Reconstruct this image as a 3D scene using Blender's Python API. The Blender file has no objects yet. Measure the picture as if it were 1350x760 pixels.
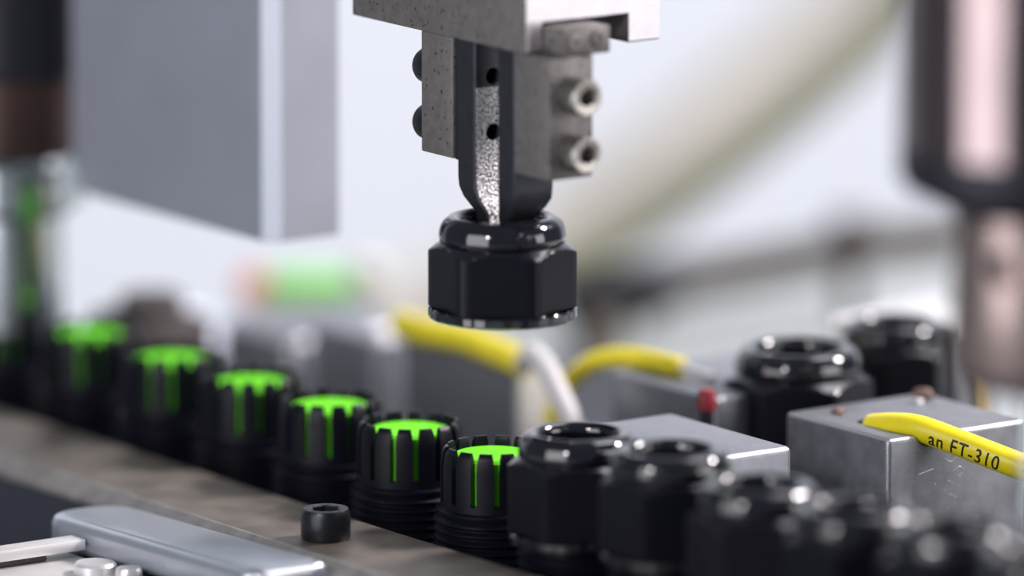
import bpy, bmesh, math
from mathutils import Vector, Matrix
PI = math.pi
S = 0.001                                    # everything is authored in millimetres

# ------------------------------------------------------------------ camera
sc = bpy.context.scene
col = sc.collection
ELEV = math.radians(10.8)
hz = Vector((-0.819, 0.573, 0)).normalized()
fwd = hz * math.cos(ELEV) + Vector((0, 0, -math.sin(ELEV)))
rgt = Vector((0.573, 0.819, 0)).normalized()
upv = rgt.cross(fwd)
cd = bpy.data.cameras.new('camera')
cam = bpy.data.objects.new('camera', cd); col.objects.link(cam)
R3 = Matrix((rgt, upv, -fwd)).transposed()
cam.matrix_world = Matrix.Translation(Vector((1282.9, -893.6, 342.9)) * S) @ R3.to_4x4()
cd.sensor_width = 36; cd.lens = 311.47
cd.clip_start = 0.02; cd.clip_end = 50
cd.dof.use_dof = True; cd.dof.focus_distance = 1.598; cd.dof.aperture_fstop = 4.7
sc.camera = cam

# ------------------------------------------------------------------ world, lights, exposure
w = bpy.data.worlds.new('world'); sc.world = w; w.use_nodes = True
w.node_tree.nodes['Background'].inputs[0].default_value = (0.64, 0.70, 0.84, 1)
w.node_tree.nodes['Background'].inputs[1].default_value = 0.20
sc.view_settings.view_transform = 'Standard'
sc.view_settings.look = 'None'
sc.view_settings.exposure = 0.0
sc.view_settings.gamma = 1.0
sc.view_settings.use_curve_mapping = False

def area(name, loc, target, size, watts, color, size_y=None):
    l = bpy.data.lights.new(name, 'AREA'); l.energy = watts; l.color = color
    l.size = size
    if size_y:
        l.shape = 'RECTANGLE'; l.size_y = size_y
    o = bpy.data.objects.new(name, l); col.objects.link(o)
    o.location = Vector(loc) * S
    d = (Vector(target) - Vector(loc)).normalized()
    o.rotation_euler = d.to_track_quat('-Z', 'Y').to_euler()
    return o
def cl(a, b, z):                             # horizontal place: a mm to the right, b mm towards the viewer's side
    p = rgt * a - hz * b
    return (p.x, p.y, z)
area('key_lamp', cl(640, -250, 600), (0, 0, 20), 0.15, 12.5, (1.0, 0.92, 0.94))
area('right_light_panel', cl(850, 330, 190), (0, 0, 60), 0.42, 2.6, (1.0, 0.96, 0.97), 0.5)
area('front_left_lamp', cl(-420, 720, 440), (0, 0, 10), 0.09, 2.6, (0.97, 0.95, 1.0))
area('left_light_panel', cl(-760, 760, 80), (0, 0, 20), 0.70, 8.6, (0.98, 0.96, 1.0), 1.1)
area('ceiling_light_panel', cl(390, -320, 920), (0, 0, 0), 0.36, 2.4, (0.95, 0.96, 1.0))
area('wall_fill', cl(0, -650, 620), cl(0, -1250, -150), 1.5, 4.1, (0.97, 0.97, 1.0), 0.4)  # added unseen lamp, brightens the back wall

# ------------------------------------------------------------------ materials
def mat(name, c, rough=0.5, metal=0.0, var=0.0, vscale=400, bump=0.0, bscale=2500, spots=None, spec=0.5, coat=0.0, rvar=0.0):
    m = bpy.data.materials.new(name); m.use_nodes = True
    nt = m.node_tree; b = nt.nodes['Principled BSDF']
    b.inputs['Base Color'].default_value = (*c, 1); b.inputs['Roughness'].default_value = rough
    b.inputs['Metallic'].default_value = metal
    b.inputs['Specular IOR Level'].default_value = spec
    b.inputs['Coat Weight'].default_value = coat
    tc = nt.nodes.new('ShaderNodeTexCoord')
    def noise(scale, detail=4):
        n = nt.nodes.new('ShaderNodeTexNoise'); n.inputs['Scale'].default_value = scale
        n.inputs['Detail'].default_value = detail
        nt.links.new(tc.outputs['Object'], n.inputs['Vector']); return n
    out = None
    if var > 0:
        n = noise(vscale); r = nt.nodes.new('ShaderNodeValToRGB')
        r.color_ramp.elements[0].position = 0.3; r.color_ramp.elements[1].position = 0.7
        r.color_ramp.elements[0].color = (*[max(0, x * (1 - var)) for x in c], 1)
        r.color_ramp.elements[1].color = (*[min(1, x * (1 + var)) for x in c], 1)
        nt.links.new(n.outputs['Fac'], r.inputs['Fac']); out = r.outputs['Color']
        if rvar > 0:
            q = nt.nodes.new('ShaderNodeMapRange')
            q.inputs['To Min'].default_value = max(0.03, rough - rvar); q.inputs['To Max'].default_value = rough + rvar
            nt.links.new(n.outputs['Fac'], q.inputs['Value']); nt.links.new(q.outputs['Result'], b.inputs['Roughness'])
    if spots:
        sscale, thr, scol = spots
        n = noise(sscale, 3); r = nt.nodes.new('ShaderNodeValToRGB')
        r.color_ramp.elements[0].position = thr; r.color_ramp.elements[1].position = thr + 0.04
        nt.links.new(n.outputs['Fac'], r.inputs['Fac'])
        mx = nt.nodes.new('ShaderNodeMix'); mx.data_type = 'RGBA'
        nt.links.new(r.outputs['Color'], mx.inputs['Factor'])
        if out: nt.links.new(out, mx.inputs[6])
        else: mx.inputs[6].default_value = (*c, 1)
        mx.inputs[7].default_value = (*scol, 1); out = mx.outputs[2]
    if out: nt.links.new(out, b.inputs['Base Color'])
    if bump > 0:
        n = noise(bscale, 6); bp = nt.nodes.new('ShaderNodeBump')
        bp.inputs['Strength'].default_value = bump; bp.inputs['Distance'].default_value = 0.0003
        nt.links.new(n.outputs['Fac'], bp.inputs['Height']); nt.links.new(bp.outputs['Normal'], b.inputs['Normal'])
    return m
M = {
 'nylon': mat('black_nylon', (0.0042, 0.0046, 0.0088), 0.36, bump=0.10, bscale=6000, spec=0.18),
 'gloss': mat('glossy_black_nylon', (0.006, 0.0065, 0.011), 0.09, bump=0.03, bscale=500, spec=0.9),
 'chamfer': mat('smooth_nylon_chamfer', (0.006, 0.006, 0.011), 0.20, spec=0.8),
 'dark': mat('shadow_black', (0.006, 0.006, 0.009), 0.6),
 'green': mat('green_rubber', (0.16, 0.74, 0.016), 0.75, var=0.05, vscale=300, spec=0.2),
 'greenpale': mat('light_green_plastic', (0.30, 0.90, 0.17), 0.6),
 'greendark': mat('dull_green', (0.05, 0.20, 0.03), 0.5),
 'alu': mat('bead_blasted_aluminium', (0.25, 0.26, 0.29), 0.45, 0.7, var=0.10, vscale=500, bump=0.10, bscale=5000, rvar=0.06),
 'aludusty': mat('worn_aluminium', (0.215, 0.222, 0.24), 0.48, 0.7, var=0.18, vscale=260, bump=0.16, bscale=3500, spots=(1500, 0.70, (0.55, 0.50, 0.47)), rvar=0.08),
 'bright': mat('edge_highlight_aluminium', (0.46, 0.46, 0.485), 0.40, 0.85, bump=0.3, bscale=5000),
 'box': mat('painted_silver', (0.36, 0.38, 0.44), 0.50, 0.5, var=0.05, vscale=60),
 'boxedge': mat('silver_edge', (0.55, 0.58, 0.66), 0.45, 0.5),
 'steel': mat('machined_grey_steel', (0.205, 0.193, 0.183), 0.50, 0.65, var=0.14, vscale=500, bump=0.15, bscale=4000, spots=(1050, 0.635, (0.04, 0.037, 0.034))),
 'steellit': mat('lit_face_steel', (0.64, 0.61, 0.645), 0.34, 0.85, var=0.05, vscale=300, bump=0.05),
 'jaw': mat('blued_jaw_steel', (0.042, 0.044, 0.054), 0.42, 0.7, var=0.15, vscale=500, bump=0.08),
 'screw': mat('nickel_screw', (0.33, 0.31, 0.285), 0.30, 0.95, var=0.12, vscale=900, bump=0.06),
 'blackscrew': mat('black_oxide', (0.015, 0.017, 0.022), 0.33, 0.4, bump=0.15, bscale=3000),
 'rail': mat('oily_brown_steel', (0.24, 0.208, 0.178), 0.48, 0.7, var=0.28, vscale=110, bump=0.20, bscale=1800, spots=(1700, 0.705, (0.6, 0.55, 0.48)), rvar=0.1),
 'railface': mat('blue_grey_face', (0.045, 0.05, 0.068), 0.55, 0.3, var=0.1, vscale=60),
 'railedge': mat('pale_rail_edge', (0.40, 0.375, 0.35), 0.45, 0.7, var=0.2, vscale=200),
 'yellow': mat('yellow_sleeve', (0.88, 0.74, 0.012), 0.42, var=0.05, vscale=200, spots=(900, 0.73, (0.25, 0.19, 0.05))),
 'ink': mat('black_print', (0.012, 0.011, 0.01), 0.6),
 'wire': mat('grey_white_wire', (0.62, 0.60, 0.60), 0.45),
 'chrome': mat('polished_chrome', (0.47, 0.51, 0.53), 0.15, 1.0),
 'brownmetal': mat('brown_anodised', (0.065, 0.038, 0.034), 0.40, 0.6, var=0.3, vscale=120),
 'warmsteel': mat('warm_turned_steel', (0.27, 0.215, 0.215), 0.12, 0.97, var=0.12, vscale=60),
 'pinksteel': mat('warm_shaft_steel', (0.30, 0.235, 0.22), 0.24, 0.85, var=0.15, vscale=80),
 'darksteel': mat('dark_collar', (0.016, 0.015, 0.024), 0.45, 0.4),
 'paleplate': mat('pale_clamp_plate', (0.68, 0.67, 0.66), 0.42, 0.3, var=0.1, vscale=120),
 'silver': mat('satin_silver_bar', (0.66, 0.70, 0.76), 0.34, 0.85, var=0.05, vscale=100),
 'table': mat('pale_grey_green_paint', (0.38, 0.415, 0.415), 0.5, var=0.05, vscale=15),
 'bed': mat('dark_machine_bed', (0.03, 0.033, 0.045), 0.8, 0.0, var=0.2, vscale=40),
 'wall': mat('pale_blue_wall', (0.81, 0.85, 0.90), 0.8, var=0.02, vscale=3),
 'floor': mat('grey_floor', (0.45, 0.46, 0.47), 0.6, var=0.1, vscale=6),
 'beige': mat('beige_hose', (0.58, 0.555, 0.50), 0.6, var=0.08, vscale=60),
 'olive': mat('olive_hose', (0.26, 0.26, 0.17), 0.5, var=0.1, vscale=60),
 'brownpipe': mat('brown_conduit', (0.082, 0.064, 0.044), 0.65, var=0.15, vscale=60),
 'brownblock': mat('dark_brown_casting', (0.06, 0.048, 0.045), 0.6, var=0.3, vscale=150),
 'brass': mat('brass', (0.52, 0.40, 0.19), 0.35, 0.9, var=0.1, vscale=300),
 'red': mat('red_plastic', (0.28, 0.008, 0.02), 0.4),
 'orange': mat('orange_red_plastic', (0.85, 0.22, 0.12), 0.4),
 'cream': mat('cream_plastic', (0.75, 0.73, 0.66), 0.5),
 'swarf': mat('rusty_metal_chip', (0.30, 0.19, 0.15), 0.4, 0.6, var=0.4, vscale=900),
 'whitemet': mat('bright_milled_plate', (0.80, 0.78, 0.78), 0.32, 0.5, var=0.1, vscale=300),
}
def rough_jaw():
    m = bpy.data.materials.new('cast_granular_steel'); m.use_nodes = True
    nt = m.node_tree; b = nt.nodes['Principled BSDF']
    tc = nt.nodes.new('ShaderNodeTexCoord')
    n = nt.nodes.new('ShaderNodeTexNoise'); n.inputs['Scale'].default_value = 2300; n.inputs['Detail'].default_value = 3
    nt.links.new(tc.outputs['Object'], n.inputs['Vector'])
    r = nt.nodes.new('ShaderNodeValToRGB')
    r.color_ramp.elements[0].position = 0.36; r.color_ramp.elements[0].color = (0.025, 0.022, 0.022, 1)
    r.color_ramp.elements[1].position = 0.62; r.color_ramp.elements[1].color = (0.95, 0.93, 0.95, 1)
    nt.links.new(n.outputs['Fac'], r.inputs['Fac']); nt.links.new(r.outputs['Color'], b.inputs['Base Color'])
    b.inputs['Metallic'].default_value = 0.6; b.inputs['Roughness'].default_value = 0.36
    bp = nt.nodes.new('ShaderNodeBump'); bp.inputs['Strength'].default_value = 0.9; bp.inputs['Distance'].default_value = 0.0006
    nt.links.new(n.outputs['Fac'], bp.inputs['Height']); nt.links.new(bp.outputs['Normal'], b.inputs['Normal'])
    return m
M['granular'] = rough_jaw()

# ------------------------------------------------------------------ shape helpers (mm)
def B(): return bmesh.new()
def box(bm, x0, x1, y0, y1, z0, z1, bev=0.0, seg=2):
    t = bmesh.new() if bev else bm
    v = [t.verts.new(p) for p in ((x0,y0,z0),(x1,y0,z0),(x1,y1,z0),(x0,y1,z0),(x0,y0,z1),(x1,y0,z1),(x1,y1,z1),(x0,y1,z1))]
    for f in ((3,2,1,0),(4,5,6,7),(0,1,5,4),(1,2,6,5),(2,3,7,6),(3,0,4,7)): t.faces.new([v[i] for i in f])
    if bev:
        bmesh.ops.bevel(t, geom=t.edges[:], offset=bev, segments=seg, profile=0.5, affect='EDGES')
        merge(bm, t)
    return bm
def merge(bm, t, mtx=None):
    me = bpy.data.meshes.new('tmp'); t.to_mesh(me); t.free()
    if mtx: me.transform(mtx)
    bm.from_mesh(me); bpy.data.meshes.remove(me)
def prism(bm, poly, axis, lo, hi, bev=0.0, seg=2):
    """poly of 2D points extruded along axis; for axis x the points are (y,z), y: (x,z), z: (x,y)"""
    t = bmesh.new()
    mk = {'x': lambda p, k: (k, p[0], p[1]), 'y': lambda p, k: (p[0], k, p[1]), 'z': lambda p, k: (p[0], p[1], k)}[axis]
    a = [t.verts.new(mk(p, lo)) for p in poly]; b = [t.verts.new(mk(p, hi)) for p in poly]
    n = len(poly)
    t.faces.new(a); t.faces.new(b[::-1])
    for i in range(n): t.faces.new((a[i], b[i], b[(i+1) % n], a[(i+1) % n]))
    bmesh.ops.recalc_face_normals(t, faces=t.faces[:])
    if bev: bmesh.ops.bevel(t, geom=t.edges[:], offset=bev, segments=seg, profile=0.5, affect='EDGES')
    merge(bm, t); return bm
def rings(bm, rows, cap0=True, cap1=True):
    """rows of equal length closed loops of points"""
    vs = [[bm.verts.new(p) for p in r] for r in rows]
    n = len(rows[0])
    for a, b in zip(vs, vs[1:]):
        for i in range(n):
            bm.faces.new((a[i], a[(i+1) % n], b[(i+1) % n], b[i]))
    if cap0: bm.faces.new(vs[0][::-1])
    if cap1: bm.faces.new(vs[-1])
    return bm
def lathe(bm, prof, n=48, rf=None, c=(0,0,0), axis='z', cap0=True, cap1=True):
    rows = []
    for k, q in enumerate(prof):
        r, z = q[0], q[1]
        row = []
        for i in range(n):
            th = 2 * PI * i / n
            rr = r if rf is None else rf(r, z, th, k)
            if len(q) > 2 and q[2] == 'h':
                rr = r / math.cos(((th + PI/6) % (PI/3)) - PI/6)
            p = (rr * math.cos(th), rr * math.sin(th), z)
            if axis == 'x': p = (p[2], p[0], p[1])
            if axis == 'y': p = (p[1], p[2], p[0])
            row.append((p[0]+c[0], p[1]+c[1], p[2]+c[2]))
        rows.append(row)
    t = bmesh.new(); rings(t, rows, cap0, cap1)
    bmesh.ops.recalc_face_normals(t, faces=t.faces[:])
    merge(bm, t); return bm
def catmull(pts, sub=8):
    P = [Vector(p) for p in pts]; P = [2*P[0]-P[1]] + P + [2*P[-1]-P[-2]]
    out = []
    for i in range(1, len(P)-2):
        for k in range(sub):
            t = k / sub
            out.append(0.5*((2*P[i]) + (-P[i-1]+P[i+1])*t + (2*P[i-1]-5*P[i]+4*P[i+1]-P[i+2])*t*t + (-P[i-1]+3*P[i]-3*P[i+1]+P[i+2])*t**3))
    out.append(P[-2]); return out
def frames(path):
    fr = []
    for i, p in enumerate(path):
        t = (path[min(i+1, len(path)-1)] - path[max(i-1, 0)]).normalized()
        s = t.cross(Vector((0, 0, 1))).normalized()
        fr.append((p, t, s, s.cross(t)))
    return fr
def tube(bm, pts, r, n=20, sub=8, rend=True):
    path = catmull(pts, sub); fr = frames(path); rows = []
    def ring(p, s, u, rr): return [p + s*math.cos(2*PI*i/n)*rr + u*math.sin(2*PI*i/n)*rr for i in range(n)]
    p, t, s, u = fr[0]
    if rend: rows.append(ring(p - t*0.1*r, s, u, r*0.9))
    for p, t, s, u in fr: rows.append(ring(p, s, u, r))
    if rend: rows.append(ring(p + t*0.1*r, s, u, r*0.9))
    t2 = bmesh.new(); rings(t2, rows); bmesh.ops.recalc_face_normals(t2, faces=t2.faces[:])
    merge(bm, t2); return bm
def cut(target, *cutters):
    """subtract closed shapes from a linked object, at build time"""
    for cb in cutters:
        me = bpy.data.meshes.new('cutter'); cb.to_mesh(me); cb.free(); me.transform(Matrix.Scale(S, 4))
        co = bpy.data.objects.new('cutter', me); col.objects.link(co); co.matrix_world = Matrix.Identity(4)
        org = target.get('_org', (0, 0, 0)); co.location = -Vector(org) * S
        md = target.modifiers.new('cut', 'BOOLEAN'); md.operation = 'DIFFERENCE'; md.solver = 'EXACT'; md.object = co
        old_par, old_loc = target.parent, target.location.copy()
        target.parent = None; target.location = (0, 0, 0)
        bpy.context.view_layer.update()
        dg = bpy.context.evaluated_depsgraph_get()
        nm = bpy.data.meshes.new_from_object(target.evaluated_get(dg))
        target.modifiers.clear(); target.data = nm
        target.parent = old_par; target.location = old_loc
        bpy.data.objects.remove(co); bpy.data.meshes.remove(me)
    sharpen(target.data, 32)
def sharpen(me, deg):
    for p in me.polygons: p.use_smooth = True
    me.set_sharp_from_angle(angle=math.radians(deg))
def obj(name, bm, m, parent=None, org=None, deg=32, label=None):
    """one mesh object; geometry in mm relative to the parent's base point (or to org)"""
    o_ = org if org is not None else (parent['_org'] if parent is not None and '_org' in parent else (0, 0, 0))
    me = bpy.data.meshes.new(name)
    bm.to_mesh(me); bm.free()
    me.transform(Matrix.Translation(-Vector(o_) * S) @ Matrix.Scale(S, 4))
    me.materials.append(M[m] if isinstance(m, str) else m)
    sharpen(me, deg)
    o = bpy.data.objects.new(name, me); col.objects.link(o)
    o['_org'] = o_
    if parent is not None: o.parent = parent
    else: o.location = Vector(o_) * S
    if label: o['label'] = label
    return o
def tag(o, label=None, cat=None, group=None, kind=None):
    if label: o['label'] = label
    if cat: o['category'] = cat
    if group: o['group'] = group
    if kind: o['kind'] = kind
    return o
def thing(name, label, cat, org=(0, 0, 0), group=None):
    o = bpy.data.objects.new(name, None); col.objects.link(o); o.empty_display_size = 0.01
    o.location = Vector(org) * S; o['_org'] = org
    return tag(o, label, cat, group)
def copy_tree(o, parent=None):
    c = o.copy(); col.objects.link(c)
    if parent is not None: c.parent = parent
    for ch in list(o.children): copy_tree(ch, c)
    return c

# ------------------------------------------------------------------ the setting
bm = B(); box(bm, -950, 1200, 0, 30, -750, 900)
t = bmesh.new(); box(t, -1500, 1500, 0, 30, -750, 900); bm.free(); bm = t
wl = obj('wall_back', bm, 'wall', org=(0, 0, 0))
wl.matrix_world = Matrix.Translation(hz * 1.05) @ Matrix((rgt, hz, Vector((0, 0, 1)))).transposed().to_4x4()
tag(wl, kind='structure')
bm = B(); box(bm, -1500, 1600, -1400, 1500, -790, -750); tag(obj('floor', bm, 'floor'), kind='structure')

tb = thing('machine_table', 'long machine table with pale grey green top and dark bed under the fixtures', 'table', (0, 0, -60))
bm = B(); box(bm, -262, 330, -300, 420, -60, -25, 1.0); obj('table_top', bm, 'table', tb)
bm = B(); box(bm, -215, 260, -140, 172, -24.95, -22, 0.5); obj('bed_plate', bm, 'bed', tb, label='dark grey bed plate')
for x in (-240, 300):
    for y in (-280, 400):
        bm = B(); box(bm, x-20, x+20, y-20, y+20, -749.9, -60, 1.0); obj('leg', bm, 'table', tb)

rl = thing('guide_rail', 'brown oily steel guide rail running along the front of the gland row', 'rail', (0, -28, -22))
bm = B(); prism(bm, [(-15, -22), (-15, -0.4), (-15.4, 0), (-37.5, 0), (-40, -2.5), (-40, -22)], 'x', -280, 260)
obj('rail_bar', bm, 'rail', rl, deg=20)
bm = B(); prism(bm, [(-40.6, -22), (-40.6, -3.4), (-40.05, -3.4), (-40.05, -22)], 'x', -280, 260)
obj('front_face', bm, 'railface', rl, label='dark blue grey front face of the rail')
bm = B(); prism(bm, [(-37.3, 0.03), (-37.3, 0.25), (-37.9, 0.2), (-40.4, -2.4), (-40.4, -3.2), (-40.05, -3.2), (-40.05, -2.5), (-37.5, 0.03)], 'x', -280, 260)
obj('chamfer_edge', bm, 'railedge', rl, label='lighter front edge of the rail')  # paler strip along the front chamfer

nt = thing('gland_nest', 'black nest bar that carries the row of glands behind the rail', 'holder', (0, 0, -22))
bm = B(); box(bm, -230, 230, -14.5, 15, -22, -8.05, 0.4); obj('nest_bar', bm, 'dark', nt)

# ------------------------------------------------------------------ gland bodies with green seals
NF = 14
def body_prof(top):
    p = [(13.0, 0), (13.0, 2.6), (12.4, 3.0), (10.2, 3.2)]
    z = 3.4
    while z + 1.6 < top:
        p += [(10.2, z), (11.0, z+0.55), (11.0, z+0.85), (10.2, z+1.4)]
        z += 1.62
    return p
def make_gland():
    g = thing('cable_gland', 'x', 'cable gland', (0, 0, 0), 'uncapped green cored gland bodies in the row')
    bm = B(); lathe(bm, body_prof(12.2) + [(10.6, 12.1), (10.6, 12.5), (9.7, 12.8), (9.7, 14.1), (8.1, 14.1), (8.1, 9)], 48)
    obj('threaded_base', bm, 'nylon', g)
    bm = B(); lathe(bm, [(8.05, 9.1), (8.05, 21.0), (7.8, 21.8), (7.1, 22.25), (4.0, 22.2), (0.3, 22.2)], 40); obj('seal', bm, 'green', g, label='bright green rubber seal')
    hw = math.radians(9.6)
    bm = B(); rows = []
    for z, ro, ri in ((14.0, 9.7, 8.15), (20.5, 9.7, 8.15), (22.6, 9.45, 8.1), (23.5, 9.1, 8.15), (23.85, 8.7, 8.35)):
        k = 1.0 if z < 22 else (0.93 if z < 23 else 0.8)
        row = [(ro*math.cos(a*hw*k), ro*math.sin(a*hw*k), z) for a in (-1, -0.8, 0, 0.8, 1)]
        row += [(ri*math.cos(a*hw*k), ri*math.sin(a*hw*k), z) for a in (1, 0, -1)]
        rows.append(row)
    rings(bm, rows)
    f = obj('finger', bm, 'nylon', g, deg=40)
    for i in range(NF):
        o = f if i == 0 else f.copy()
        if i: col.objects.link(o)
        o.rotation_euler.z = 2 * PI * (i + 0.27) / NF
    return g
PITCH = 26.5
gl = make_gland()
glab = ['green-cored black gland body standing next to the first capped gland',
        'green-cored black gland body, second from the capped glands',
        'green-cored black gland body, third from the capped glands, behind the small black screw',
        'green-cored black gland body, fourth from the capped glands',
        'blurred green-cored gland body, fifth from the capped glands, in front of the brown casting',
        'blurred green-cored gland body, second from the far spindle at the row end',
        'dark blurred gland body at the far end of the row under the chrome spindle']
for k in range(7):
    o = gl if k == 0 else copy_tree(gl)
    o.location = Vector(((0, -26.9, -53.0, -79.6, -107.1, -136.0, -165.6)[k], 0, -8)) * S
    o.rotation_euler.z = math.radians((0, 4, -5, 8, -3, 11, 6)[k])
    o['label'] = glab[k]

# ------------------------------------------------------------------ dome nuts
def add_nut(root, s, z0, th0, top=15.1):
    d = top - 15.1
    Rh = 11.85 * s
    def hexr(th): return Rh / math.cos(((th - th0 + PI/6) % (PI/3)) - PI/6) if False else Rh / math.cos(((th - th0) % (PI/3)) - PI/6)
    prof = [(9.6, 4.5), (9.6, 2.0)]
    zs = [2.0, 2.02] + [z + d for z in (12.7, 13.1, 13.5, 13.8, 14.1, 14.4, 14.7, 14.9, 15.1)]
    bm = B(); n = 120; rows = []
    ztop = top
    for z in zs:
        row = []
        for i in range(n):
            th = 2*PI*i/n
            cone = (11.2 + (ztop - z) * 1.35) * s
            h = hexr(th)
            hs = h - 0.18*s*max(0, (h/Rh - 1.10)/0.0547)      # softened corners
            r = min(hs, cone)
            row.append((r*math.cos(th), r*math.sin(th), z0 + z*s))
        rows.append(row)
    rows.append([(7.6*s*math.cos(2*PI*i/n), 7.6*s*math.sin(2*PI*i/n), z0 + top*s) for i in range(n)])
    rows.append([(7.6*s*math.cos(2*PI*i/n), 7.6*s*math.sin(2*PI*i/n), z0 + (top-3)*s) for i in range(n)])
    rings(bm, rows, True, True); bmesh.ops.recalc_face_normals(bm, faces=bm.faces[:])
    hb_ = obj('hex_body', bm, 'nylon', root, org=(0, 0, 0), deg=20)
    hb_.data.materials.append(M['chamfer'])          # the moulded chamfer is smoother than the flats
    for p in hb_.data.polygons:
        if 0.5 < p.normal.z < 0.99: p.material_index = 1
    def lobes(r, z, th, k):
        return r * (1 - 0.016 * abs(math.cos(8 * (th - th0))) ** 4) if r > 9.5 else r
    bm = B()
    lathe(bm, [(r*s, z0 + (z+d)*s) for r, z in ((11.0, 15.12), (11.35, 15.4), (11.45, 16.2), (11.4, 17.2), (11.1, 18.2), (10.6, 19.0), (9.9, 19.6), (9.1, 19.9), (8.4, 19.85), (7.9, 19.5), (7.5, 18.8), (7.4, 18), (7.4, 15.12))],
          96, lambda r, z, th, k: (r if r < 9.7*s else r * (1 - 0.012 * abs(math.cos(7*(th - th0)))**3)), cap0=False, cap1=False)
    bm.faces.ensure_lookup_table()
    obj('dome_ring', bm, 'gloss', root, org=(0, 0, 0), deg=50)
    def notch(r, z, th, k):
        if r < 12.5*s: return r
        return r * (0.982 if (th * 12 / PI) % 2 < 0.35 else 1.0)
    bm = B(); lathe(bm, [(9.6*s, z0+1.95*s), (9.6*s, z0), (12.9*s, z0), (13.35*s, z0+0.3*s), (13.35*s, z0+1.6*s), (13.1*s, z0+1.95*s)], 144, notch, cap0=True, cap1=False)
    obj('base_flange', bm, 'gloss', root, org=(0, 0, 0), deg=30)

hn = thing('held_dome_nut', 'black hexagonal dome nut held in the air by the gripper jaws', 'nut', (2.7, 0, 39.9))
add_nut(hn, 1.0, 0, math.radians(-8), 13.7)

NS = 0.94
clab = ['capped black gland, first after the green-cored gland bodies',
        'capped black gland, second from the green-cored gland bodies, in front of the grey block',
        'capped black gland, third from the green-cored gland bodies',
        'blurred capped black gland, fourth from the green-cored gland bodies',
        'blurred capped black gland, next but one to the near end of the row',
        'blurred capped black gland at the near end of the row under the big spindle']
tops = (22.9, 24.6, 23.0, 23.8, 25.4, 25.4)
tor = (-4, 3, -12, 6, -2, 0)
for k in range(6):
    g = thing('capped_gland', clab[k], 'cable gland', ((26.2, 54, 80, 107.5, 135, 160)[k], 0, -8), 'capped black glands at the near end of the row')
    hh = tops[k] + 8 - 21.2*NS
    bm = B(); lathe(bm, body_prof(hh - 1) + [(10.0, hh - 1), (8.9, hh + 6), (7.0, hh + 6)], 48); obj('threaded_base', bm, 'nylon', g, org=(0, 0, 0))
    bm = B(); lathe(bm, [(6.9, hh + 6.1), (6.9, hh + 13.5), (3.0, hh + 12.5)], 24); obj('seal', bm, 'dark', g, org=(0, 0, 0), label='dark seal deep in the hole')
    add_nut(g, NS, hh, math.radians(tor[k]), 16.3)

# gland standing in the back row, and a darker one behind it
g = thing('capped_gland', 'large glossy black capped gland standing behind the block with the printed yellow sleeve', 'cable gland', (-12.5, 77.8, -25))
bm = B(); lathe(bm, body_prof(27) + [(10.0, 28), (8.9, 34), (7.0, 34)], 48); obj('threaded_base', bm, 'nylon', g, org=(0, 0, 0))
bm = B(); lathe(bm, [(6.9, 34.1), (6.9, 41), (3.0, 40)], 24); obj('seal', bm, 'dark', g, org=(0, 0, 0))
add_nut(g, 1.04, 27.5, math.radians(-8))
g = thing('capped_gland', 'dark capped gland half hidden in front of the bright milled bracket', 'cable gland', (-26.7, 111, -25))
bm = B(); lathe(bm, body_prof(28) + [(10.0, 29), (8.9, 36), (7.0, 36)], 48); obj('threaded_base', bm, 'nylon', g, org=(0, 0, 0))
add_nut(g, 0.86, 30.0, math.radians(10))

# ------------------------------------------------------------------ gripper
GX, GY, GZ = 15.8, -4.5, 89.7
gr = thing('parallel_gripper', 'grey steel parallel gripper hanging from above with two bolted jaws', 'gripper', (2.7, 0, 53))
def gb(bm, x0, x1, y0, y1, z0, z1, bev=0.3, seg=2):
    return box(bm, GX+x0, GX+x1, GY+y0, GY+y1, GZ+z0, GZ+z1, bev, seg)
bm = B()
prism(bm, [(GY+a, GZ+b) for a, b in ((0,0),(3.8,0),(3.8,5.2),(22.6,5.2),(22.6,0),(29.8,0),(29.8,45),(0,45))], 'x', GX-54.5, GX, 0.35, 2)
hs = obj('housing', bm, 'steel', gr)
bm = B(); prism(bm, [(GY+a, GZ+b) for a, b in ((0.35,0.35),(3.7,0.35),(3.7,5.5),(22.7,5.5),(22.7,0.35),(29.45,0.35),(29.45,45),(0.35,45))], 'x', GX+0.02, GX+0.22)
obj('end_face', bm, 'steellit', gr, label='end face of the housing, coloured as lit')  # added sheet puts the housing's lit side into the colour
def socket_screw(bm, axis, c, R, H, sgn=1, af=0.42):
    p = [(R*0.95, 0), (R, 0.1*H), (R, 0.86*H), (R*0.9, H), (R*0.62, H), (R*af, H*0.97, 'h'), (R*af, H*0.4, 'h'), (R*0.05, H*0.36)]
    p = [(q[0], q[1]*sgn) + tuple(q[2:]) for q in p]
    lathe(bm, p, 48, c=c, axis=axis)
# jaws: carriage + clamp block + finger + screws
def carriage(x0, x1, nm, front):
    bm = B(); gb(bm, x0, x1, 4.0, 14.0, 0.02, 4.9)
    c = obj(nm, bm, 'steel', gr)
    if front:
        for y, z in ((6.1, 2.4), (11.3, 2.8)):
            bm = B(); lathe(bm, [(1.75, 0), (1.75, 0.35), (1.45, 0.5), (0.7, 0.5), (0.5, 0.1)], 24, c=(GX+x1, GY+y, GZ+z), axis='x'); obj('dowel', bm, 'steel', c)
carriage(-3.2, 6.7, 'jaw_carriage', True)
carriage(-33.5, -22.5, 'jaw_carriage', False)
bm = B(); gb(bm, 3.0, 6.0, 14.2, 22.4, 0.2, 5.0); obj('slot_liner', bm, 'dark', gr, label='dark liner in the jaw slot') if False else bm.free()
bm = B(); gb(bm, -4.3, 6.7, 0.8, 10.3, -22.0, -0.02, 0.35); rb = obj('clamp_block', bm, 'steel', gr)
bm = B(); gb(bm, -33.5, -23.4, 0.8, 10.3, -22.2, -0.02, 0.35); lb = obj('clamp_block', bm, 'steel', gr)
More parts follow.
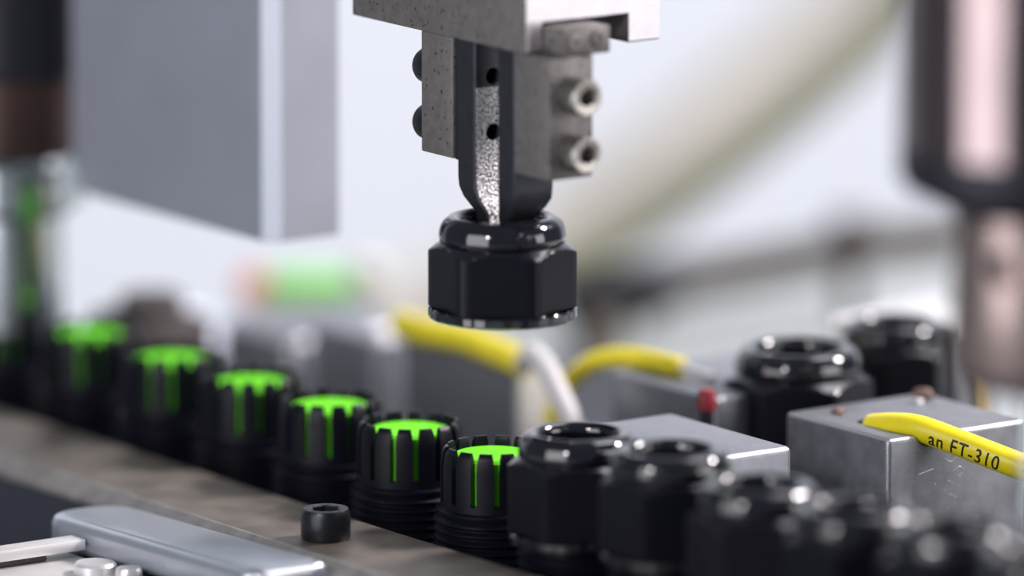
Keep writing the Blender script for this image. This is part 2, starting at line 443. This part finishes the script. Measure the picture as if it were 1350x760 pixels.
bm = B(); gb(bm, -23.38, -22.25, 1.3, 10.0, -22.3, -0.3, 0.1); obj('shim', bm, 'dark', gr)
for z in (-6.8, -17.1):
    bm = B(); socket_screw(bm, 'x', (GX+6.72, GY+5.6, GZ+z), 3.45, 4.9); obj('socket_screw', bm, 'screw', gr, label='bright hexagon socket screw')
    bm = B(); socket_screw(bm, 'x', (GX-33.52, GY+5.0, GZ+z-0.5), 3.3, 4.6, -1); obj('socket_screw', bm, 'blackscrew', gr, label='dark hexagon socket screw')
def finger(levels, mats):
    t = bmesh.new(); rows = []
    for z, x0, x1, y0, y1 in levels:
        c = 0.35
        rows.append([(GX+a, GY+b, GZ+z) for a, b in ((x0+c,y0),(x1-c,y0),(x1,y0+c),(x1,y1-c),(x1-c,y1),(x0+c,y1),(x0,y1-c),(x0,y0+c))])
    rings(t, rows); bmesh.ops.recalc_face_normals(t, faces=t.faces[:])
    return t
LF = [(-0.05,-22.2,-16.7,0.9,9.3),(-25.0,-22.2,-16.7,0.9,9.3),(-26.8,-21.9,-16.6,0.9,9.3),(-28.6,-20.9,-15.8,1.2,9.0),(-30.2,-19.2,-14.8,1.7,8.2),(-31.2,-18.2,-14.4,2.1,7.6),(-33,-17.9,-14.3,2.2,7.4),(-36,-17.9,-14.3,2.2,7.4)]
RF = [(-0.05,-9.6,-4.35,0.9,9.3),(-25.5,-9.6,-4.35,0.9,9.6),(-27.5,-9.7,-4.5,1.0,9.5),(-29.2,-10.2,-5.4,1.4,8.8),(-30.6,-10.9,-6.6,1.8,8.0),(-31.6,-11.2,-7.4,2.1,7.5),(-36,-11.2,-7.4,2.2,7.4)]
def hole(z): 
    b = B(); lathe(b, [(1.55, -3), (1.55, 0.4)], 24, c=(GX-16.7, GY+4.9, GZ+z), axis='x'); return b
lf = obj('jaw_finger', finger(LF, None), 'jaw', gr, deg=25)
cut(lf, hole(-6.6), hole(-16.7))
rf = obj('jaw_finger', finger(RF, None), 'jaw', gr, deg=25)
# granular gripping face, a thin cast pad following the inner side of the left finger
t = bmesh.new(); rows = []
for z, x0, x1, y0, y1 in LF[:-1]:
    zz = min(z, -8.5)
    rows.append([(GX+x1-0.02, GY+y0+0.4, GZ+zz), (GX+x1+0.14, GY+y0+0.45, GZ+zz), (GX+x1+0.14, GY+y1-0.45, GZ+zz), (GX+x1-0.02, GY+y1-0.4, GZ+zz)])
rings(t, rows); bmesh.ops.recalc_face_normals(t, faces=t.faces[:])
gp = obj('grip_pad', t, 'granular', lf, org=gr['_org'], deg=25, label='sparkling granular inner face of the jaw')
cut(gp, hole(-6.6), hole(-16.7))

# ------------------------------------------------------------------ fixture blocks and their sleeves
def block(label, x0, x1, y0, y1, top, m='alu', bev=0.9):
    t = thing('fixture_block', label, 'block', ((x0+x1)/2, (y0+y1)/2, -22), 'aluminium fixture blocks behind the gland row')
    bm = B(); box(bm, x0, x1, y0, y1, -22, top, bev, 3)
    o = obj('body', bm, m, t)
    o.data.materials.append(M['bright'])            # lighter bevels, edge highlights put into the colour
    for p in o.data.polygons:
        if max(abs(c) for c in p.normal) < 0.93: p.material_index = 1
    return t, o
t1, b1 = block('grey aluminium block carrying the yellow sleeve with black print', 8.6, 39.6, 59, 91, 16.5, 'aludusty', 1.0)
c1 = B(); tube(c1, [(24.6, 66.4, 16.6), (31, 66.6, 16.8), (38, 67.7, 17.1), (46, 71.2, 15.6)], 2.75, 24)
c2 = B(); lathe(c2, [(2.7, 8), (2.7, 20)], 24, c=(25.2, 66.2, 0))
cut(b1, c1, c2)
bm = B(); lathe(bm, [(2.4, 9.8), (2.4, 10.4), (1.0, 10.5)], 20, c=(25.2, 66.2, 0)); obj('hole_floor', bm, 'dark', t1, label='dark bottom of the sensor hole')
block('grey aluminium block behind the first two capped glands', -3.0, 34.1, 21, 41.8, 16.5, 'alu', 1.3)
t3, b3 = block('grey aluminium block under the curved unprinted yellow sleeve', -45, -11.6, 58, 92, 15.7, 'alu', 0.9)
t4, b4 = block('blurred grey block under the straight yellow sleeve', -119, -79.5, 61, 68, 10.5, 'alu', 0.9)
bm = B(); box(bm, -79.45, -78.0, 60.6, 67.4, -22, 9.5, 0.4); obj('lit_end', bm, 'paleplate', t4, label='pale sheet for the lit end of the block')  # added sheet: light on the block's end put into the colour
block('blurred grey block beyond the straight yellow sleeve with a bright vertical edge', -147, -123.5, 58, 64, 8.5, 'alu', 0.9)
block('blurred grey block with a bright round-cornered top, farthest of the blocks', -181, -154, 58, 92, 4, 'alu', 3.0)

# thin bright scuffs on the near face of the printed-sleeve block
bm = B()
for pts in ([(72, 11.5), (73.5, 10.8), (75, 11.6)], [(74, 9.0), (75.6, 9.6), (76.4, 8.6), (75.2, 7.8)], [(72.6, 7.4), (74, 6.6), (74.6, 5.2)], [(66, 9.2), (69.5, 9.9)], [(73.2, 4.8), (74.8, 4.0)]):
    tube(bm, [(39.62, y, z) for y, z in pts], 0.04, 5, 4)
obj('scuff', bm, 'whitemet', t1, label='thin bright scuffs')
def sleeve(name, label, pts, r, group='yellow sleeves on the fixture blocks'):
    t = thing(name, label, 'cable sleeve', tuple(pts[0]), group)
    bm = B(); tube(bm, pts, r, 28, 10); obj('sleeve', bm, 'yellow', t)
    return t
SP = [(25.6, 66.2, 15.6), (31.0, 66.5, 16.7), (37.5, 67.6, 17.2), (44, 70.6, 15.7), (50, 73.8, 13.9), (56, 77.3, 12.0), (64, 82.5, 9.4)]
SR = 2.45
sl = sleeve('printed_cable_sleeve', 'yellow cable sleeve printed FT-310 bending over the edge of the grey block', SP, SR)
def print_text(body, size, s0, ang0, parent):
    cu = bpy.data.curves.new('print', 'FONT'); cu.body = body; cu.size = size; cu.space_character = 1.12; cu.offset = 0.045
    o = bpy.data.objects.new('print', cu); col.objects.link(o)
    bpy.context.view_layer.update()
    me = bpy.data.meshes.new_from_object(o.evaluated_get(bpy.context.evaluated_depsgraph_get()))
    bpy.data.objects.remove(o); bpy.data.curves.remove(cu)
    b = bmesh.new(); b.from_mesh(me); bpy.data.meshes.remove(me)
    bmesh.ops.triangulate(b, faces=b.faces[:])
    for _ in range(2):
        bmesh.ops.subdivide_edges(b, edges=[e for e in b.edges if e.calc_length() > 0.35], cuts=1)
        bmesh.ops.triangulate(b, faces=b.faces[:])
    for v in b.verts: v.co.x *= 0.80
    path = catmull(SP, 10); fr = frames(path)
    L = [0]
    for a, c in zip(path, path[1:]): L.append(L[-1] + (c-a).length)
    for v in b.verts:
        s = s0 + v.co.x
        i = max(0, min(len(L)-2, next((k for k in range(len(L)-1) if L[k+1] >= s), len(L)-2)))
        f = (s - L[i]) / (L[i+1] - L[i])
        p0, t0, s_0, u0 = fr[i]; p1, t1_, s_1, u1 = fr[i+1]
        p = p0.lerp(p1, f); sd = s_0.lerp(s_1, f).normalized(); u = u0.lerp(u1, f).normalized()
        a = ang0 + v.co.y / SR
        rr = SR + 0.05
        v.co = p + sd*math.cos(a)*rr + u*math.sin(a)*rr
    return obj('printing', b, 'ink', parent, deg=60)
print_text('an FT-310', 3.9, 15.6, math.radians(-40), sl)
st = thing('bare_cable_sleeve', 'curved yellow sleeve arching over the top of the middle grey block', 'cable sleeve', (-67.2, 66, 10))
bm = B(); tube(bm, [(-70, 62, 1), (-67.2, 63, 7.6), (-63.4, 64, 11.6), (-57.2, 64, 14.9), (-48.6, 64, 16.9), (-40.1, 64, 17.6), (-31.6, 64.5, 17.6)], 1.85, 24); obj('sleeve', bm, 'yellow', st)
bm = B(); tube(bm, [(-31.7, 64.5, 17.6), (-27, 65, 17.2), (-23, 66, 16.75)], 0.9, 16); obj('wire', bm, 'wire', st, label='thin pale wire leaving the sleeve')
tag(st, group='yellow sleeves on the fixture blocks')
st = thing('bare_cable_sleeve', 'straight yellow sleeve with a pale grey tube bending down from its end', 'cable sleeve', (-113, 56, 12), 'yellow sleeves on the fixture blocks')
bm = B(); tube(bm, [(-115, 58, 13.2), (-105, 58, 13.4), (-93, 58, 14.0), (-80, 57, 13.4), (-70.5, 56, 13.0)], 2.7, 24); obj('sleeve', bm, 'yellow', st)
bm = B(); tube(bm, [(-70.5, 56, 13.0), (-65.5, 54, 15.8), (-61.5, 52, 16.6), (-56, 51, 15.0), (-49.6, 50, 10.0), (-42.7, 50, 2.0), (-37, 50, -6), (-32, 50, -22)], 2.1, 20); obj('tube_end', bm, 'wire', st, label='pale grey tube bending down from the sleeve')

# ------------------------------------------------------------------ front: screw, silver bar, clamp plates
bm = B(); socket_screw(bm, 'z', (-11.9, -28.6, 0.02), 4.5, 5.6, 1, 0.5); o = obj('socket_screw', bm, 'blackscrew', org=(-11.9, -28.6, 0))
tag(o, 'small black hexagon socket screw standing on the brown guide rail', 'screw')
bm = B(); poly = []
def rr_poly(x0, x1, y0, y1, rs, k=6):
    out = []
    for (cx, cy, a0), r in zip(((x1, y1, 0), (x0, y1, 90), (x0, y0, 180), (x1, y0, 270)), rs):
        sx = 1 if cx == x1 else -1; sy = 1 if cy == y1 else -1
        for i in range(k+1):
            a = math.radians(a0 + 90*i/k)
            out.append((cx - sx*r + r*math.cos(a), cy - sy*r + r*math.sin(a)))
    return out
sb = thing('silver_cover_bar', 'rounded satin silver bar lying along the front of the guide rail', 'bar', (-22, -49.5, -22))
prism(bm, rr_poly(-62, 9.0, -58, -41.2, (3, 8, 6, 3)), 'z', -5, 1.4, 1.8, 3)
for v in bm.verts: v.co.z += (v.co.x - 9) * 0.024      # the bar lies slightly tilted
obj('cover', bm, 'silver', sb)
bm = B(); box(bm, -54, 4, -55, -43, -22, -6.6); obj('base', bm, 'bed', sb)
cp = thing('clamp_bracket', 'pale stepped clamp plates in front of the silver bar', 'bracket', (-45, -80, -22))
bm = B(); box(bm, -49.5, -45.0, -120, -58.6, -4.4, -2.2, 0.5, 2); obj('top_plate', bm, 'paleplate', cp)
bm = B(); box(bm, -49.5, -46.5, -120, -66, -5.7, -4.42, 0.3, 2); obj('spacer', bm, 'brownblock', cp, label='dark spacer under the top plate')
bm = B(); box(bm, -56, -22, -120, -58.6, -10.2, -5.72, 0.5, 2); obj('middle_plate', bm, 'paleplate', cp)
bm = B(); box(bm, -62, -4, -120, -61, -22, -10.22, 0.6, 2); obj('lower_plate', bm, 'paleplate', cp)
for x, y, r in ((-33.5, -64.0, 3.9), (-26.2, -61.5, 2.4)):
    bm = B(); lathe(bm, [(r, -5.7), (r, -4.2), (r*0.88, -3.7), (r*0.3, -3.6)], 32, c=(x, y, 0)); obj('boss', bm, 'whitemet', cp)
bm = B(); lathe(bm, [(1.4, -21.9), (1.4, -4.6), (1.2, -4.2), (0.3, -4.1)], 20, c=(13.0, -42.6, 0)); lathe(bm, [(2.2, -22), (2.2, -7.0), (1.4, -6.8)], 20, c=(13.0, -42.6, 0))
o = obj('locating_pin', bm, 'chrome', org=(13, -42.6, -22)); tag(o, 'tiny bright pin beside the near end of the silver bar', 'pin')

# ------------------------------------------------------------------ hanging silver box, spindles
hb = thing('hanging_silver_box', 'large blurred silver box hanging down left of the gripper', 'box', (-110, 9, 41))
bm = B(); c = 2.7
prism(bm, [(-145, 2), (-76.0-c, 2), (-76.0, 2+c), (-76.0, 17.5), (-145, 17.5)], 'z', 46.5, 170)
rows = []
for k in range(7):
    a = math.radians(90*k/6); d = 6*(1-math.cos(a)) ; z = 40.8 + 6*(1-math.sin(a))
    rows.append((d, z))
t = bmesh.new(); rr = []
for d, z in [(6*(1-math.sin(math.radians(90*k/6))), 41.0+6*(1-math.cos(math.radians(90*k/6)))) for k in range(7)] + [(0, 170)]:
    rr.append([(-145+d, 2, z), (-76.0-c, 2, z), (-76.0, 2+c, z), (-76.0, 17.5, z), (-145+d, 17.5, z)])
rings(t, rr); bmesh.ops.recalc_face_normals(t, faces=t.faces[:]); bm.free()
obj('shell', t, 'box', hb, deg=20)
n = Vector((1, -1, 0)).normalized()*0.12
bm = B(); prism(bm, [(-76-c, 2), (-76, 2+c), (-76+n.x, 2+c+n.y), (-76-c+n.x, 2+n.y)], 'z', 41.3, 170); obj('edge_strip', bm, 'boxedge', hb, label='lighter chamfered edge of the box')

sp = thing('nut_driver_spindle', 'chrome tipped nut driver spindle at the far end of the gland row', 'spindle', (-165.6, 0, 11))
AX = -165.6
bm = B(); lathe(bm, [(15.0, 62.0), (15.5, 63), (15.5, 170)], 48, c=(AX, 0, 0)); obj('dark_sleeve', bm, 'darksteel', sp, deg=14)
bm = B(); lathe(bm, [(13.6, 46.0), (13.9, 47), (13.9, 62)], 48, c=(AX, 0, 0)); obj('brown_sleeve', bm, 'brownmetal', sp, deg=14, label='dull brown sleeve')
bm = B(); lathe(bm, [(12.0, 34.2), (14.6, 36.0), (14.6, 44.5), (13.4, 45.9)], 48, c=(AX, 0, 0)); obj('collar', bm, 'chrome', sp, deg=14, label='shiny collar')
bm = B(); lathe(bm, [(9.95, 34.1), (9.95, 11.2), (10.3, 11.0), (10.6, 11.4), (10.6, 34.2)], 48, c=(AX, 0, 0)); obj('socket_tube', bm, 'chrome', sp, deg=14, label='polished chrome tube')
p = -hz * 13.0 + rgt * 5.0
bm = B(); lathe(bm, [(2.0, 34.6), (2.4, 35.2), (2.4, 40.5), (1.8, 41.0)], 48, c=(AX + p.x, p.y, 0)); obj('collar_glint', bm, 'greendark', sp, deg=14, label='green reflection on the collar, built as a solid')  # added solid stands in for a green reflection in the chrome

sp = thing('nut_driver_spindle', 'large blurred brown steel nut driver spindle above the near end of the gland row', 'spindle', (159, 0, 26))
AX = 158
bm = B(); lathe(bm, [(15.5, 82.6), (22.5, 86.2), (24.0, 88.5), (24.0, 93)], 64, c=(AX, 0, 0)); obj('chamfer_ring', bm, 'darksteel', sp, deg=14, label='dark chamfered lower ring')
bm = B(); lathe(bm, [(23.8, 93.0), (24.1, 93.6), (24.1, 175)], 64, c=(AX, 0, 0)); obj('body', bm, 'warmsteel', sp, deg=14)
bm = B(); lathe(bm, [(10.5, 52.5), (14.0, 54), (15.0, 57), (15.0, 82.6)], 64, c=(AX, 0, 0)); sh = obj('socket_shaft', bm, 'pinksteel', sp, deg=14)
q = -hz * 15 - rgt * 7.0
cb = B(); lathe(cb, [(3.2, -6), (3.2, 8)], 24); 
cm = bpy.data.meshes.new('c'); cb.to_mesh(cm); cb.free()
d = (q.normalized()).to_track_quat('Z', 'Y').to_matrix().to_4x4()
cm.transform(Matrix.Translation(Vector((AX + q.x, q.y, 75))) @ d); cb = B(); cb.from_mesh(cm); bpy.data.meshes.remove(cm)
cut(sh, cb)
bm = B(); lathe(bm, [(2.6, 30), (3.0, 30.6), (3.0, 52.6)], 48, c=(AX, 0, 0)); obj('centre_pin', bm, 'chrome', sp, deg=14)

# ------------------------------------------------------------------ back right: bracket, brass strip, red cap, chips
br = thing('milled_bracket', 'bright milled metal bracket behind the dark capped gland', 'bracket', (-44, 130, -25))
bm = B(); prism(bm, [(-44, 109.5), (-39, 105.7), (-41, 122), (-19.5, 122.6), (-23, 137), (-50.8, 140)], 'z', 18.0, 20.6, 0.5, 2); obj('top_plate', bm, 'whitemet', br)
bm = B(); prism(bm, [(-43, 112), (-41.5, 124), (-24, 124.5), (-26, 135), (-47, 136)], 'z', -25, 17.98, 0.4, 2); obj('post', bm, 'aludusty', br)
bm = B(); box(bm, -15.5, -12.5, 121.0, 123.0, -25, 13.5, 0.4); o = obj('brass_strip', bm, 'brass', org=(-14, 122, -25)); tag(o, 'upright brass strip right of the dark capped gland', 'strip')
rc = thing('red_capped_plunger', 'small red cap peeping out left of the large back gland', 'plunger', (-8.9, 54, -22))
bm = B(); lathe(bm, [(1.3, -22), (1.3, 14.5)], 24, c=(-8.9, 54, 0)); obj('stem', bm, 'dark', rc)
bm = B(); lathe(bm, [(1.7, 14.52), (1.7, 17.6), (1.3, 18.3), (0.4, 18.4)], 24, c=(-8.9, 54, 0)); obj('cap', bm, 'red', rc, label='dark red cap')
import random
random.seed(4)
for k, (x, y, r, m, lb) in enumerate(((12.6, 88.0, 1.7, 'swarf', 'rusty curled chip at the back corner of the printed-sleeve block'),
                                      (16.0, 84.0, 1.0, 'whitemet', 'tiny bright chip on top of the printed-sleeve block'),
                                      (15.5, 66.0, 1.1, 'swarf', 'small brown chip near the sleeve hole on the grey block'))):
    b = bmesh.new(); bmesh.ops.create_icosphere(b, subdivisions=2, radius=r)
    for v in b.verts: v.co = Vector((v.co.x*1.4, v.co.y*(0.9+0.3*random.random()), max(v.co.z, -0.3*r)*0.7)) * (0.8+0.4*random.random())
    zmin = min(v.co.z for v in b.verts)
    for v in b.verts: v.co += Vector((x, y, 16.5 - zmin))
    tag(obj('metal_chip', b, m, org=(x, y, 16.5)), lb, 'metal chip')

# ------------------------------------------------------------------ far left background
bc = thing('brown_casting', 'dark brown blurred casting behind the far green-cored glands', 'casting', (-172, 38, -22))
bm = B(); box(bm, -184, -163, 30, 46, -22, 8.5, 1.2, 3); obj('base', bm, 'brownblock', bc)
bm = B(); lathe(bm, [(6.5, 8.5), (6.5, 11.5), (5.5, 12.4), (2, 12.5)], 32, c=(-173.5, 38, 0)); obj('cap', bm, 'brownblock', bc)
gc = thing('green_connector', 'bright green blurred connector with an orange red end and a cream cap', 'connector', (-231, 112, -25))
A = Vector((-237.6, 103.5, 0)); Dv = Vector((0.573, 0.819, 0))
def alongbox(bm, a0, a1, wd, z0, z1, bev):
    t = bmesh.new(); box(t, a0, a1, -wd/2, wd/2, z0, z1, bev, 3)
    merge(bm, t, Matrix.Translation(A) @ Matrix.Rotation(math.atan2(0.819, 0.573), 4, 'Z'))
bm = B(); alongbox(bm, 3.5, 21.5, 8, -5.4, -0.6, 1.5); obj('body', bm, 'greenpale', gc)
bm = B(); alongbox(bm, -2.5, 3.4, 7, -5.5, -0.5, 1.5); obj('end_plug', bm, 'orange', gc, label='orange red end plug')
bm = B(); alongbox(bm, 21.6, 28.5, 8, -4.5, 2.5, 2.5); obj('end_cap', bm, 'cream', gc, label='cream end cap')
bm = B(); alongbox(bm, -1, 26, 6, -25, -5.52, 0.5); obj('stand', bm, 'cream', gc)
pb = thing('pale_housing', 'low pale grey housing far behind the left end of the row', 'housing', (-222, 78, -25))
bm = B(); box(bm, -236, -212, 62, 98, -25, -6.5, 3, 3); obj('cover', bm, 'boxedge', pb)
bm = B(); box(bm, -232, -217, 68, 80, -6.5, -2.0, 1.5, 3); obj('lid', bm, 'boxedge', pb)

# ------------------------------------------------------------------ far right background: hoses
bm = B(); tube(bm, [(-238, 300, 62), (-246, 283.1, 39.8), (-251.2, 272.5, 28), (-256.8, 260.1, 16.8), (-264.3, 245, 3.7), (-271, 230, -7.8), (-277, 218, -15), (-284, 200, -20.5)], 4.6, 24)
o = obj('olive_hose', bm, 'olive', org=(-284, 200, -25)); tag(o, 'olive green blurred hose curving down to the far table edge', 'hose')
bm = B(); tube(bm, [(-318, 355, 52), (-328, 338, 27), (-335, 326, 15.6), (-341, 314, 5.3), (-349, 296, -10.2), (-357, 281, -22.3), (-364, 268, -32.6), (-376, 246, -46), (-390, 222, -60)], 11.5, 28)
o = obj('beige_hose', bm, 'beige', org=(-390, 222, -60)); tag(o, 'thick pale beige blurred hose, farther away than the olive hose', 'hose')
bm = B(); tube(bm, [(-252.7, 200.9, -18.8), (-241.5, 218.1, -15), (-232.5, 231.9, -12.4), (-221.7, 248.4, -8.8), (-210.8, 264.8, -6.4), (-195, 288, -4)], 4.6, 20)
cdt = thing('brown_conduit', 'brown blurred conduit rising to the right across the far table', 'conduit', (-240, 220, -25))
obj('pipe', bm, 'brownpipe', cdt)
bm = B(); tube(bm, [(-256.5, 196, -19.6), (-252.8, 200.7, -18.8), (-242, 217, -15.2)], 5.4, 20); obj('end_fitting', bm, 'darksteel', cdt, label='dark end fitting')
bm = B(); lathe(bm, [(4.4, -8), (4.4, 2), (3.5, 3)], 24, c=(-221.7, 248.4, -4)); obj('clip', bm, 'brownblock', cdt)
bm = B(); lathe(bm, [(2.2, -25), (2.2, -12)], 20, c=(-221.7, 248.4, 0)); obj('stand', bm, 'brownpipe', cdt)
bm = B(); lathe(bm, [(3.0, -25), (3.0, -19)], 20, c=(-246, 211, 0)); obj('stand', bm, 'brownpipe', cdt)
po = thing('grey_post', 'short brownish grey post under the dark conduit end', 'post', (-218, 179, -25))
bm = B(); box(bm, -222, -213, 175, 182, -25, -15, 1); obj('shaft', bm, 'brownpipe', po)

for o in bpy.data.objects:
    if '_org' in o: del o['_org']
